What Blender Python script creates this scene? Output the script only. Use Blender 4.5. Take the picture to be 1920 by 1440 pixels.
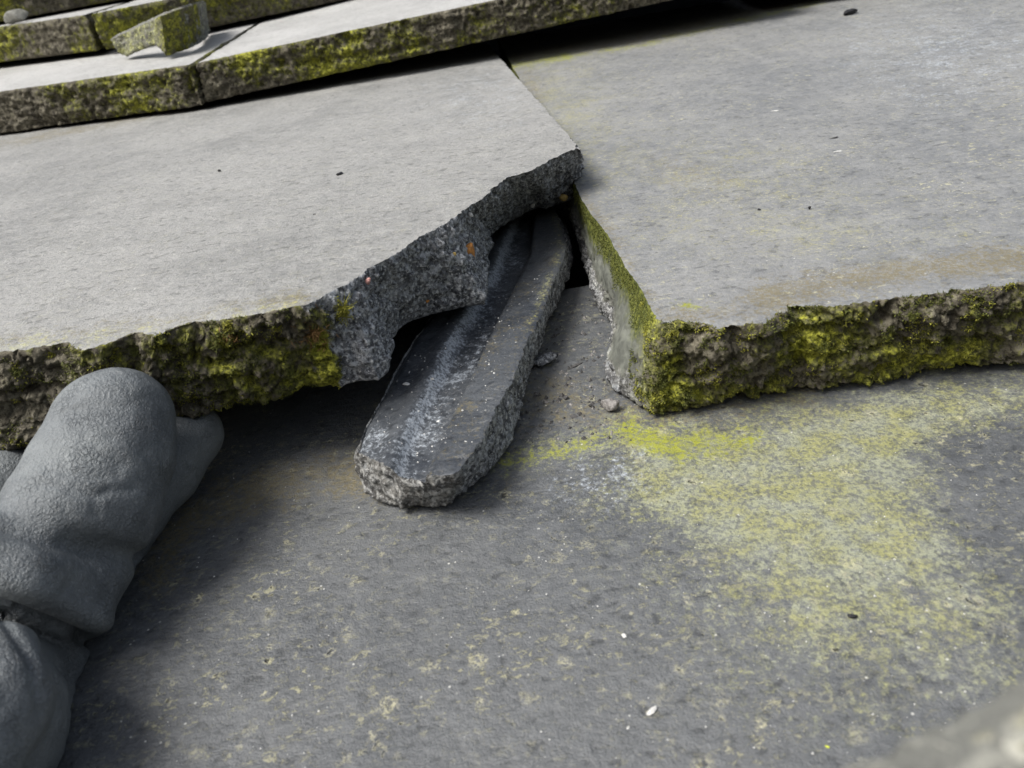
import bpy, math
import numpy as np
from mathutils import Matrix, Vector
from mathutils.geometry import delaunay_2d_cdt

for o in list(bpy.data.objects):
    bpy.data.objects.remove(o)
SC = bpy.context.scene

# ------------------------------------------------------------------ camera, sky, sun
# Everything is laid out in millimetres in the plane of the tiles (X along the course,
# Y up the slope, Z away from the tiles); ROOF turns that frame into the pitched roof.
PITCH = math.radians(24)
ROOF = Matrix.Translation((0, 0, 3.0)) @ Matrix.Rotation(PITCH, 4, 'X')
FPX, HCAM = 1500.0, 95.0
RHO, TH = math.atan(.165), math.atan(925/1500.)
cF = np.array([0, math.cos(TH), -math.sin(TH)]); cX = np.array([1., 0, 0]); cU = np.cross(cX, cF)
cR = cX*math.cos(RHO) - cU*math.sin(RHO); cV = cU*math.cos(RHO) + cX*math.sin(RHO)
CAM = np.array([0, 0, HCAM])

cam_data = bpy.data.cameras.new('camera')
cam = bpy.data.objects.new('camera', cam_data)
SC.collection.objects.link(cam)
cm = Matrix(((cR[0], cV[0], -cF[0], 0), (cR[1], cV[1], -cF[1], 0), (cR[2], cV[2], -cF[2], HCAM*.001), (0, 0, 0, 1)))
cam.matrix_world = ROOF @ cm
cam_data.sensor_width = 36; cam_data.lens = 36*FPX/1920
cam_data.clip_start = .005; cam_data.clip_end = 200
cam_data.dof.use_dof = True; cam_data.dof.focus_distance = .232; cam_data.dof.aperture_fstop = 28.1/.9
SC.camera = cam

SUN_EL, SUN_AZ = math.radians(47), math.radians(-133)      # azimuth from up-slope (+Y) towards +X
world = bpy.data.worlds.new('World'); SC.world = world; world.use_nodes = True
nt = world.node_tree; nt.nodes.clear()
wo = nt.nodes.new('ShaderNodeOutputWorld'); bg = nt.nodes.new('ShaderNodeBackground'); sk = nt.nodes.new('ShaderNodeTexSky')
sk.sky_type = 'NISHITA'; sk.sun_disc = False; sk.sun_elevation = SUN_EL; sk.sun_rotation = SUN_AZ
sk.dust_density = 4.0; sk.air_density = 1.0; sk.ozone_density = .6
bg.inputs[1].default_value = .105
hs = nt.nodes.new('ShaderNodeHueSaturation'); hs.inputs['Saturation'].default_value = .6      # thin cloud: a paler sky
nt.links.new(sk.outputs[0], hs.inputs['Color']); nt.links.new(hs.outputs[0], bg.inputs[0]); nt.links.new(bg.outputs[0], wo.inputs[0])
sun_d = bpy.data.lights.new('sun', 'SUN'); sun_d.energy = 3.0; sun_d.angle = math.radians(28); sun_d.color = (1, .975, .94)
sun = bpy.data.objects.new('sun', sun_d); SC.collection.objects.link(sun)
sdir = Vector((math.sin(SUN_AZ)*math.cos(SUN_EL), math.cos(SUN_AZ)*math.cos(SUN_EL), math.sin(SUN_EL)))
sun.rotation_euler = sdir.to_track_quat('Z', 'Y').to_euler()
SC.view_settings.view_transform = 'Standard'; SC.view_settings.look = 'None'
SC.view_settings.exposure = 0.66; SC.view_settings.gamma = 1; SC.view_settings.use_curve_mapping = False
SC.render.engine = 'CYCLES'; SC.cycles.max_bounces = 5; SC.cycles.use_denoising = True; SC.cycles.denoising_prefilter = 'ACCURATE'; SC.cycles.denoising_input_passes = 'RGB_ALBEDO_NORMAL'

# ------------------------------------------------------------------ maths helpers
def ray(x, y): return cR*(x-960)/FPX - cV*(y-720)/FPX + cF
def PZ(x, y, z):                       # picture point on the plane Z = z
    d = ray(x, y); return CAM + d*(z-HCAM)/d[2]
def PP(x, y, pl):                      # picture point on the plane z = pl0 + pl1 X + pl2 Y
    d = ray(x, y); t = (pl[0]-HCAM)/(d[2]-pl[1]*d[0]-pl[2]*d[1]); return CAM + d*t
def PD(x, y, dist):
    d = ray(x, y); return CAM + d*dist/np.linalg.norm(d)
def PXY(p):
    v = np.asarray(p, float)-CAM; k = v@cF
    return 960+FPX*(v@cR)/k, 720-FPX*(v@cV)/k

def _hash(i, j, k, s):
    h = (i.astype(np.uint64)*np.uint64(73856093)) ^ (j.astype(np.uint64)*np.uint64(19349663)) ^ (k.astype(np.uint64)*np.uint64(83492791)) ^ np.uint64(s*2654435761 & 0xffffffff)
    h = (h ^ (h >> np.uint64(13)))*np.uint64(1274126177) & np.uint64(0xffffffff)
    h = (h ^ (h >> np.uint64(16)))*np.uint64(2246822519) & np.uint64(0xffffffff)
    h = h ^ (h >> np.uint64(15))
    return (h & np.uint64(0xffff)).astype(np.float64)/65535.
def vnoise(p, s=0):                    # value noise, -1..1
    p = np.asarray(p, float); q = np.floor(p); f = p-q; q = q.astype(np.int64)+100000
    w = f*f*f*(f*(f*6-15)+10); r = 0
    for a in (0, 1):
        for b in (0, 1):
            for c in (0, 1):
                ww = (w[:, 0] if a else 1-w[:, 0])*(w[:, 1] if b else 1-w[:, 1])*(w[:, 2] if c else 1-w[:, 2])
                r = r + ww*_hash(q[:, 0]+a, q[:, 1]+b, q[:, 2]+c, s)
    return r*2-1
def fbm(p, size, octv=3, s=0, gain=.5):
    p = np.asarray(p, float)/size; a, r, n = 1., 0, 0
    for i in range(octv):
        r = r+a*vnoise(p+i*17.3, s+i); n += a; a *= gain; p = p*2.03
    return r/n*1.4
def ridge(p, size, octv=2, s=0):
    p = np.asarray(p, float)/size; a, r, n = 1., 0, 0
    for i in range(octv):
        r = r+a*(1-2*np.abs(vnoise(p+i*9.1, s+i))); n += a; a *= .5; p = p*2.1
    return r/n
def worley(p, size, s=0):
    p = np.asarray(p, float)/size; q = np.floor(p).astype(np.int64); d1 = np.full(len(p), 9.); d2 = d1.copy(); idd = np.zeros(len(p))
    for a in (-1, 0, 1):
        for b in (-1, 0, 1):
            for c in (-1, 0, 1):
                i, j, k = q[:, 0]+a+100000, q[:, 1]+b+100000, q[:, 2]+c+100000
                fx = np.stack([_hash(i, j, k, s), _hash(i, j, k, s+7), _hash(i, j, k, s+13)], 1)
                d = np.linalg.norm(q+np.array([a, b, c])+fx-p, axis=1)
                nid = _hash(i, j, k, s+21)
                cl = d < d1; d2 = np.where(cl, d1, np.minimum(d2, d)); idd = np.where(cl, nid, idd); d1 = np.minimum(d1, d)
    return d1, d2, idd
def sst(a, b, x):
    t = np.clip((x-a)/(b-a), 0, 1); return t*t*(3-2*t)
RNG = np.random.default_rng(7)

# ------------------------------------------------------------------ object helpers
def mesh(name, V, F, mats, fmat=None, attrs=None, smooth=True):
    me = bpy.data.meshes.new(name)
    V = np.asarray(V, float)*.001
    if isinstance(F, np.ndarray):
        k = F.shape[1]; me.vertices.add(len(V)); me.vertices.foreach_set('co', V.ravel())
        me.loops.add(F.size); me.loops.foreach_set('vertex_index', F.ravel().astype(np.int32))
        me.polygons.add(len(F)); me.polygons.foreach_set('loop_start', np.arange(0, F.size, k, dtype=np.int32))
        me.polygons.foreach_set('loop_total', np.full(len(F), k, dtype=np.int32)); me.update(calc_edges=True)
    else:
        me.from_pydata([tuple(v) for v in V], [], F)
    for m in (mats if isinstance(mats, (list, tuple)) else [mats]): me.materials.append(m)
    if fmat is not None: me.polygons.foreach_set('material_index', np.asarray(fmat, dtype=np.int32))
    me.polygons.foreach_set('use_smooth', np.full(len(me.polygons), smooth))
    for k, v in (attrs or {}).items():
        a = me.attributes.new(k, 'FLOAT', 'POINT'); a.data.foreach_set('value', np.asarray(v, dtype=np.float32))
    me.update(); return me
def thing(name, data, origin, label=None, cat=None, group=None, kind=None):
    o = bpy.data.objects.new(name, data); SC.collection.objects.link(o)
    o.matrix_world = ROOF @ Matrix.Translation(Vector(np.asarray(origin)*.001))
    if label: o['label'] = label
    if cat: o['category'] = cat
    if group: o['group'] = group
    if kind: o['kind'] = kind
    o['org'] = [float(v) for v in origin]
    return o
def part(name, data, parent, at, rot=None, label=None, kind=None):
    o = bpy.data.objects.new(name, data); SC.collection.objects.link(o); o.parent = parent
    o.location = Vector((np.asarray(at)-np.array(parent['org']))*.001)
    if rot is not None: o.rotation_euler = rot
    if label: o['label'] = label
    if kind: o['kind'] = kind
    o['org'] = [float(v) for v in at]
    return o

# ------------------------------------------------------------------ materials
class MB:
    def __init__(s, name):
        s.m = bpy.data.materials.new(name); s.m.use_nodes = True; s.t = s.m.node_tree; s.b = s.t.nodes['Principled BSDF']
        s.co = s.t.nodes.new('ShaderNodeTexCoord').outputs['Object']
    def n(s, typ, **k):
        x = s.t.nodes.new(typ)
        for a, v in k.items(): setattr(x, a, v)
        return x
    def put(s, inp, v):
        if isinstance(v, bpy.types.NodeSocket): s.t.links.new(v, inp)
        else: inp.default_value = v
    def noise(s, size, detail=3, rough=.55, dist=0, stretch=None, off=0):
        x = s.n('ShaderNodeTexNoise'); c = s.co
        if stretch or off:
            mp = s.n('ShaderNodeMapping'); mp.inputs['Scale'].default_value = stretch or (1, 1, 1); mp.inputs['Location'].default_value = (off, off*.7, 0)
            s.put(mp.inputs[0], c); c = mp.outputs[0]
        s.put(x.inputs['Vector'], c); x.inputs['Scale'].default_value = 1000./size; x.inputs['Detail'].default_value = detail
        x.inputs['Roughness'].default_value = rough; x.inputs['Distortion'].default_value = dist
        return x.outputs['Fac']
    def vor(s, size, feature='F1', rand=1, out='Distance', stretch=None, warp=None):
        x = s.n('ShaderNodeTexVoronoi', feature=feature); c = s.co
        if stretch:
            mp = s.n('ShaderNodeMapping'); mp.inputs['Scale'].default_value = stretch; s.put(mp.inputs[0], c); c = mp.outputs[0]
        if warp:
            nz = s.n('ShaderNodeTexNoise'); nz.inputs['Scale'].default_value = 1000./warp[0]; nz.inputs['Detail'].default_value = 2
            s.put(nz.inputs['Vector'], c)
            sc = s.n('ShaderNodeVectorMath', operation='SCALE'); s.put(sc.inputs[0], nz.outputs['Color']); sc.inputs['Scale'].default_value = warp[1]*.001
            ad = s.n('ShaderNodeVectorMath', operation='ADD'); s.put(ad.inputs[0], c); s.put(ad.inputs[1], sc.outputs[0]); c = ad.outputs[0]
        s.put(x.inputs['Vector'], c); x.inputs['Scale'].default_value = 1000./size; x.inputs['Randomness'].default_value = rand
        return x.outputs[out]
    def math(s, op, a, b=0, c=0, clamp=False):
        x = s.n('ShaderNodeMath', operation=op, use_clamp=clamp); s.put(x.inputs[0], a); s.put(x.inputs[1], b)
        if op in ('MULTIPLY_ADD',): s.put(x.inputs[2], c)
        return x.outputs[0]
    def step(s, v, a, b, to0=0, to1=1):
        x = s.n('ShaderNodeMapRange', interpolation_type='SMOOTHSTEP'); s.put(x.inputs[0], v)
        for i, q in enumerate((a, b, to0, to1)): x.inputs[i+1].default_value = q
        return x.outputs[0]
    def mix(s, f, a, b):
        x = s.n('ShaderNodeMix', data_type='RGBA'); s.put(x.inputs[0], f)
        s.put(x.inputs[6], a if isinstance(a, bpy.types.NodeSocket) else (*a, 1)); s.put(x.inputs[7], b if isinstance(b, bpy.types.NodeSocket) else (*b, 1))
        return x.outputs[2]
    def attr(s, name):
        return s.n('ShaderNodeAttribute', attribute_name=name).outputs['Fac']
    def bump(s, h, strength, dist, prev=None):
        x = s.n('ShaderNodeBump'); x.inputs['Strength'].default_value = strength; x.inputs['Distance'].default_value = dist*.001
        s.put(x.inputs['Height'], h)
        if prev is not None: s.put(x.inputs['Normal'], prev)
        return x.outputs[0]
    def done(s, col, rough, nrm, spec=.5):
        s.put(s.b.inputs['Base Color'], col if isinstance(col, bpy.types.NodeSocket) else (*col, 1)); s.put(s.b.inputs['Roughness'], rough)
        if nrm is not None: s.put(s.b.inputs['Normal'], nrm)
        s.b.inputs['Specular IOR Level'].default_value = spec
        return s.m

def mat_face(name, c0, c1, speck=(.45, .43, .36), rough=.5, relief=.12, fleck=.5, lich=(.42, .40, .12), spec=.5, pits=1.0):
    """smooth weathered concrete face of a tile"""
    m = MB(name)
    big = m.noise(55, 4, .6); mid = m.noise(9, 5, .65, off=.3); fine = m.noise(1.1, 4, .8); grit = m.noise(.45, 2, .6, off=.1); rip = m.noise(2.4, 3, .6, stretch=(.72, 1, 1), off=.9)
    col = m.mix(m.step(big, .35, .65), c0, c1)
    col = m.mix(m.math('MULTIPLY', m.step(mid, .42, .70), .5), col, tuple(v*1.2 for v in c1))
    col = m.mix(m.math('MULTIPLY', m.step(fine, .50, .32), .5), col, tuple(v*.5 for v in c0))
    col = m.mix(m.math('MULTIPLY', m.step(rip, .43, .33), .6), col, tuple(v*.45 for v in c0)); col = m.mix(m.math('MULTIPLY', m.step(rip, .56, .66), .35), col, tuple(v*1.3 for v in c1))
    col = m.mix(m.math('MULTIPLY', m.step(fine, .56, .70), .5), col, tuple(min(.8, v*1.55) for v in c1))
    # pale flecks, dense in some patches and scarce in others
    patch = m.step(m.noise(26, 3, .6, off=.8), .40, .66)
    fl = m.math('MULTIPLY', m.step(m.noise(1.8, 4, .85, .5, off=.5, stretch=(.68, 1, 1)), .55, .63), m.math('MULTIPLY_ADD', patch, .8, .2))
    col = m.mix(m.math('MULTIPLY', fl, fleck), col, speck)
    # aimed growth and stains: an attribute broken up by noise at three sizes
    def br(k):
        a = m.math('MULTIPLY_ADD', m.noise(13, 4, .65, off=.2+k), 1.6, -.8); b = m.math('MULTIPLY_ADD', m.noise(3.2, 4, .8, off=.7+k), 1.8, -.9)
        c = m.math('MULTIPLY_ADD', m.noise(1.2, 3, .8, off=1.1+k), 2.6, -1.3)
        return m.math('ADD', m.math('ADD', a, b), c)
    b1, b2 = br(0), br(1.7)
    thin = m.math('MULTIPLY_ADD', m.step(m.noise(.95, 3, .75, off=.45), .42, .54), .72, .28)
    def grow(attr, b, lo, hi, amt, c, col):
        f = m.math('MULTIPLY', m.step(m.math('ADD', m.attr(attr), b), lo, hi), thin)
        f = m.math('MULTIPLY', f, m.step(m.attr(attr), .02, .14))
        return m.mix(m.math('MULTIPLY', f, amt), col, c)
    col = grow('warm', b2, .15, .9, .85, (.15, .128, .07), col)
    col = grow('lichen', b1, .14, 1.0, .74, m.mix(m.step(mid, .4, .62), lich, tuple(v*q for v, q in zip(lich, (.95, 1.0, 1.7)))), col)
    col = grow('bright', b1, .22, 1.0, .95, (.235, .25, .022), col)
    col = grow('pale', b2, .2, .9, .75, (.42, .46, .50), col)
    # pits
    core = None
    for size, thr, ra in ((8.5, .55, .12), (4.6, .58, .12), (2.7, .62, .13)):
        pv = m.vor(size, warp=(1.6, 2.4)); pr = m.vor(size, out='Color', warp=(1.6, 2.4))
        sx = m.n('ShaderNodeSeparateColor'); m.put(sx.inputs[0], pr); on = m.math('MULTIPLY', m.step(sx.outputs[0], thr, thr+.05), m.math('MULTIPLY_ADD', patch, .75, .25)); on2 = m.step(sx.outputs[1], .35, .6)
        c_ = m.math('MULTIPLY', m.step(pv, ra, ra*.35), m.math('MULTIPLY', on, on2)); rim = m.math('MULTIPLY', m.math('MULTIPLY', m.step(pv, ra*2.4, ra), on), m.step(m.noise(.9, 3, .8), .44, .56))
        col = m.mix(m.math('MULTIPLY', rim, .65*min(1, pits)), col, (.42, .40, .26)); col = m.mix(m.math('MULTIPLY', c_, .85*min(1, pits)), col, (.03, .028, .022))
        core = c_ if core is None else m.math('MAXIMUM', core, c_)
    ws = m.math('MULTIPLY', m.step(m.vor(3.1), .10, .06), m.step(m.noise(14, 2), .5, .6))
    col = m.mix(m.math('MULTIPLY', ws, .6), col, (.6, .6, .55))
    h = m.math('ADD', m.math('MULTIPLY', fine, .7), m.math('MULTIPLY', rip, 1.5))
    h = m.math('ADD', h, m.math('MULTIPLY', grit, .45)); h = m.math('ADD', h, m.math('MULTIPLY', core, -2.0*pits))
    h = m.math('ADD', h, m.math('MULTIPLY', fl, .25))
    nn = m.bump(h, 1.0, relief)
    return m.done(col, m.step(mid, .3, .7, rough-.06, rough+.08), nn, spec)

def mat_crust(name, mossy=1.0):
    """rough wall of a tile: attributes moss (weathered crust) / fresh (new break) / lich (vivid growth)"""
    m = MB(name)
    n1 = m.noise(5, 4, .65, .4); n2 = m.noise(2.4, 4, .75, .3, off=.4); n3 = m.noise(1.0, 2, .6, off=.2); nb = m.noise(7, 4, .7, off=.9)
    cr = m.mix(m.step(n1, .36, .62), (.038, .033, .023), (.125, .113, .082))
    cr = m.mix(m.math('MULTIPLY', m.step(n2, .5, .68), .55), cr, (.30, .28, .21))
    cr = m.mix(m.math('MULTIPLY', m.step(n3, .46, .36), .75), cr, (.03, .025, .016))
    gm = m.math('ADD', m.math('ADD', m.math('MULTIPLY', nb, .9), m.math('MULTIPLY', n2, .75)), m.math('MULTIPLY', m.attr('lich'), .55))
    ol = m.mix(m.step(n3, .35, .65), (.045, .048, .01), (.135, .135, .03))
    cr = m.mix(m.math('MULTIPLY', m.step(gm, .86, 1.0), .85*mossy), cr, ol)
    yl = m.mix(m.step(n3, .4, .6), (.13, .135, .013), (.33, .33, .04))
    cr = m.mix(m.math('MULTIPLY', m.step(gm, 1.0, 1.15), .95*mossy), cr, yl)
    fr = m.mix(m.step(n1, .34, .66), (.06, .063, .07), (.18, .186, .195))
    fr = m.mix(m.math('MULTIPLY', m.step(n2, .46, .60), .8), fr, (.36, .375, .39))
    fr = m.mix(m.math('MULTIPLY', m.step(n3, .56, .64), .75), fr, (.52, .53, .53))
    fr = m.mix(m.math('MULTIPLY', m.step(m.noise(10, 3, .7, off=.33), .58, .75), .5), fr, (.42, .46, .50))
    fr = m.mix(m.math('MULTIPLY', m.step(n3, .44, .35), .8), fr, (.022, .023, .026))
    sm = m.mix(m.step(n1, .35, .65), (.085, .09, .078), (.15, .158, .135))
    sm = m.mix(m.step(m.math('ADD', m.attr('lich'), m.math('ADD', n2, -.5)), .35, .9), sm, m.mix(m.step(n3, .4, .6), (.04, .05, .01), (.12, .13, .025)))
    col = m.mix(m.attr('fresh'), cr, fr)
    col = m.mix(m.attr('slick'), col, sm)
    h = m.math('ADD', m.math('MULTIPLY', n2, 1.0), m.math('MULTIPLY', n3, .6))
    st = m.math('SUBTRACT', 1, m.math('MULTIPLY', m.attr('slick'), .8))
    nn = m.bump(m.math('MULTIPLY', h, st), 1.0, .6)
    return m.done(col, .82, nn, .3)

def mat_plain(name, col, rough=.6, var=.35, size=1.5, bump=.2, spec=.4):
    m = MB(name); a = m.noise(size, 4, .7)
    c = m.mix(m.step(a, .3, .7), tuple(v*(1-var) for v in col), tuple(min(.9, v*(1+var)) for v in col))
    return m.done(c, rough, m.bump(a, 1, bump), spec)

def mat_glove():
    m = MB('glove_rubber')
    crk = m.vor(1.15, 'DISTANCE_TO_EDGE', warp=(1.2, 1.5), stretch=(1, 1, 1.25)); big = m.noise(22, 4, .6); fine = m.noise(.5, 3, .7); msk = m.step(m.noise(9, 3, .6, off=.4), .45, .66)
    line = m.step(crk, .0, .13)                       # 0 in the crack
    col = m.mix(m.step(big, .3, .7), (.10, .111, .118), (.175, .19, .193))
    col = m.mix(m.math('MULTIPLY', m.step(fine, .5, .7), .4), col, (.26, .28, .29))
    col = m.mix(m.math('MULTIPLY', m.math('SUBTRACT', 1, line), m.math('MULTIPLY_ADD', msk, .30, .06)), col, (.06, .068, .075))
    dust = m.step(m.noise(3.5, 5, .8, off=.7), .60, .74); col = m.mix(m.math('MULTIPLY', dust, .4), col, (.36, .37, .36))
    h = m.math('ADD', m.math('MULTIPLY', line, m.math('MULTIPLY_ADD', msk, .40, .08)), m.math('MULTIPLY', fine, .5))
    h = m.math('ADD', h, m.math('MULTIPLY', m.noise(2.0, 4, .7), 1.5))
    return m.done(col, .52, m.bump(h, 1, .42), .45)

M_FACE_L = mat_face('face_pale', (.185, .187, .181), (.25, .25, .24), speck=(.44, .43, .37), rough=.6, relief=.55, fleck=.35, pits=.25)
M_FACE_R = mat_face('face_lichen', (.148, .154, .158), (.195, .198, .195), speck=(.42, .405, .27), rough=.55, relief=.36, fleck=.75, lich=(.30, .285, .13), pits=.2)
M_FACE_0 = mat_face('face_dark', (.066, .071, .076), (.096, .101, .104), speck=(.36, .345, .21), rough=.5, relief=.38, fleck=.6, lich=(.31, .31, .125))
M_FACE_U = mat_face('face_upper', (.29, .29, .28), (.37, .37, .36), rough=.6, relief=.4, fleck=.35, pits=.3)
M_FACE_F = mat_face('face_groove', (.034, .039, .047), (.066, .072, .079), speck=(.45, .45, .43), rough=.38, relief=.2, fleck=.18, pits=.05)
M_CRUST = mat_crust('crust'); M_BREAK = mat_crust('crust_grey', .35)
M_UNDER = mat_plain('underside', (.05, .05, .052), .9)
M_GLOVE = mat_glove()

# ------------------------------------------------------------------ slab builder
def build_slab(top, bot, ds, kind, zf, nv, origin, mats, amp=1.0, cells=None, grid=2.0, masks=None, seed=0, lichfn=None, undul=.25, hfun=None, bev=1.6, kfn=None, dfn=None, freetop=False, blend=False):
    """top, bot: paired key points (closed loop, anticlockwise from above); ds: step of each edge; kind: per key (fresh, slick) weights"""
    n = len(top); T, B, K = [], [], []
    for i in range(n):
        a, b = top[i], top[(i+1) % n]; c, d = bot[i], bot[(i+1) % n]
        k = max(1, int(math.ceil(max(np.linalg.norm(b-a), np.linalg.norm(d-c))/ds[i])))
        for j in range(k):
            t = j/k; T.append(a+(b-a)*t); B.append(c+(d-c)*t); K.append(np.array(kind[i])*(1-t)+np.array(kind[(i+1) % n])*t)
    T, B, K = np.array(T), np.array(B), np.array(K); N = len(T)
    t = np.linspace(0, 1, nv+1)**1.0
    G = T[:, None]*(1-t)[None, :, None]+B[:, None]*t[None, :, None]           # N x nv+1 x 3
    du = np.roll(G, -2, 0)-np.roll(G, 2, 0); dv = (B-T)[:, None]*np.ones((1, nv+1, 1))
    nr = np.cross(dv, du); nr /= np.linalg.norm(nr, axis=2, keepdims=True)+1e-9
    for _ in range(4): nr = (nr+np.roll(nr, 1, 0)+np.roll(nr, -1, 0))
    nr /= np.linalg.norm(nr, axis=2, keepdims=True)+1e-9
    P = G.reshape(-1, 3); tt = np.tile(t, N); fr = np.repeat(K[:, 0], nv+1); sl = np.repeat(K[:, 1], nv+1)
    q = P+seed*31.7
    w1, w2, wid = worley(q, 6.5, seed)
    v1, v2, vid = worley(q+.8*np.stack([fbm(q, 3, 2, 70), fbm(q, 3, 2, 71), fbm(q, 3, 2, 72)], 1)*2, 3.4, seed+2)
    fr = np.where((fr > .02) & (fr < .98), sst(.3, .7, fr+.5*fbm(P, 4, 3, 77)), fr) if blend else fr
    crust = 1.6*fbm(q, 11, 3, seed)+1.1*(w2-w1-.35)+1.9*(vid-.5)*sst(0, .25, v2-v1)-.8*sst(.12, 0, v2-v1)+.9*fbm(q, 2.6, 3, seed+3)+.55*fbm(q, 1.1, 2, seed+4)
    pit = sst(.42, .12, w1)*(wid > .72); crust -= 2.6*pit
    crust += .9*ridge(q*np.array([.35, .35, 1.3]), 5.5, 2, seed+9)                       # ledges running along the nose
    fre = .45*fbm(q, 9, 3, seed+5)+1.0*fbm(q, 2.8, 3, seed+6)+.5*fbm(q, 1.0, 2, seed+8)+.7*(vid-.5)*sst(0, .3, v2-v1)
    slk = .35*fbm(q, 10, 2, seed+5)+.28*fbm(q, 2.2, 3, seed+7)
    if kfn is not None: fr, sl = kfn(P, tt, fr, sl)
    d = crust*(1-fr)+fre*fr*(1-.6*sst(.86, 1, tt)); d = d*(1-sl)+slk*sl
    if dfn is not None: d = d-dfn(P)*(1-sl)
    rag = .55+.45*sst(0, .12, tt)
    prof = -bev*np.exp(-tt/.045)*(1-fr*.7)*(1-sl)-1.2*np.exp(-(1-tt)/.06)*(1-sl*.8)
    V = P+nr.reshape(-1, 3)*((d*rag*amp+prof)[:, None])
    V = V.reshape(N, nv+1, 3)
    topz = zf(V[:, 0, 0], V[:, 0, 1]); V[:, 0, 2] = (V[:, 0, 2] if freetop else topz)-.35*np.abs(fbm(V[:, 0], 2.5, 2, 5))*(1-K[:, 1])
    V = V.reshape(-1, 3)
    if not freetop: V[:, 2] = np.minimum(V[:, 2], zf(V[:, 0], V[:, 1])-.02*(tt > 0))
    idx = np.arange(N*(nv+1)).reshape(N, nv+1); nx = np.roll(idx, -1, 0)
    quads = np.stack([idx[:, :-1], idx[:, 1:], nx[:, 1:], nx[:, :-1]], -1).reshape(-1, 4)
    # top face
    loop = idx[:, 0]; L2 = V[loop][:, :2]
    inner = []
    if cells is not None:
        for (x0, x1, y0, y1, g) in cells:
            gx, gy = np.meshgrid(np.arange(x0, x1, g), np.arange(y0, y1, g)); pts = np.stack([gx.ravel(), gy.ravel()], 1)
            pts = pts+(RNG.random(pts.shape)-.5)*g*.3
            ins = np.zeros(len(pts), bool); j = N-1
            for i in range(N):
                a, b = L2[i], L2[j]
                if a[1] != b[1]:
                    c = ((a[1] > pts[:, 1]) != (b[1] > pts[:, 1])) & (pts[:, 0] < (b[0]-a[0])*(pts[:, 1]-a[1])/(b[1]-a[1])+a[0]); ins ^= c
                j = i
            inner.append(pts[ins])
    inner = np.concatenate(inner) if inner else np.zeros((0, 2))
    allp = np.concatenate([L2, inner])
    vo, eo, fo, ov, _, _ = delaunay_2d_cdt([Vector(p) for p in allp], [], [list(range(N))], 1, 1e-6)
    vo = np.array([tuple(v) for v in vo]); mp = np.full(len(vo), -1)
    for i, o_ in enumerate(ov):
        for k in o_:
            if k < N: mp[i] = loop[k]; break
    new = np.where(mp < 0)[0]; base = len(V)
    mp[new] = base+np.arange(len(new))
    z = zf(vo[new, 0], vo[new, 1]); P3 = np.stack([vo[new, 0], vo[new, 1], z], 1)
    if len(P3):
        P3[:, 2] += undul*(fbm(P3, 30, 3, 40+seed)-.3)
        if hfun is not None: P3[:, 2] += hfun(P3)
    if hfun is not None: V[loop, 2] += hfun(V[loop])
    faces = [tuple(int(v) for v in q_) for q_ in quads]; fm = [1]*len(faces)
    tf = []
    for f_ in fo:
        g = [int(mp[v]) for v in f_]
        if len(set(g)) < 3: continue
        tf.append(tuple(g))
    faces += tf; fm += [0]*len(tf)
    vb, eb, fb, ob, _, _ = delaunay_2d_cdt([Vector(p) for p in V[idx[:, -1]][:, :2]], [], [list(range(N))], 1, 1e-6)
    bm_ = {}
    for i, o_ in enumerate(ob):
        if o_ and o_[0] < N: bm_[i] = int(idx[o_[0], -1])
    for f_ in fb:
        if all(v in bm_ for v in f_):
            g = [bm_[v] for v in f_][::-1]
            if len(set(g)) >= 3: faces.append(tuple(g)); fm.append(2)
    Vall = np.concatenate([V, P3]); W = len(V)
    at = {}
    for k in ('lichen', 'bright', 'warm', 'pale'): at[k] = np.zeros(len(Vall))
    if masks:
        for k, v in masks(Vall).items(): at[k] = v
    at['fresh'] = np.concatenate([fr, np.zeros(len(P3))]); at['slick'] = np.concatenate([sl, np.zeros(len(P3))])
    li = fbm(V, 25, 3, seed+60)*.5 if lichfn is None else lichfn(V, tt, fr, sl)
    at['lich'] = np.concatenate([li, np.zeros(len(P3))])
    me = mesh('tile', Vall-np.asarray(origin), faces, mats, fm, at)
    ed = np.empty(len(me.edges)*2, dtype=np.int32); me.edges.foreach_get('vertices', ed); ed = ed.reshape(-1, 2)
    onl = np.zeros(len(Vall), bool); onl[loop] = True
    a_ = me.attributes.get('sharp_edge') or me.attributes.new('sharp_edge', 'BOOLEAN', 'EDGE'); a_.data.foreach_set('value', onl[ed].all(1))
    return me, V.reshape(N, nv+1, 3), nr

def plane_fn(c):                        # c = (c0, cx, cy)
    return lambda x, y: c[0]+c[1]*x+c[2]*y
def plane3(a, b, dzdy):                 # plane through a and b with the given fall up the slope
    cx = (b[2]-a[2]-dzdy*(b[1]-a[1]))/(b[0]-a[0]); return (a[2]-cx*a[0]-dzdy*a[1], cx, dzdy)

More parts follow.
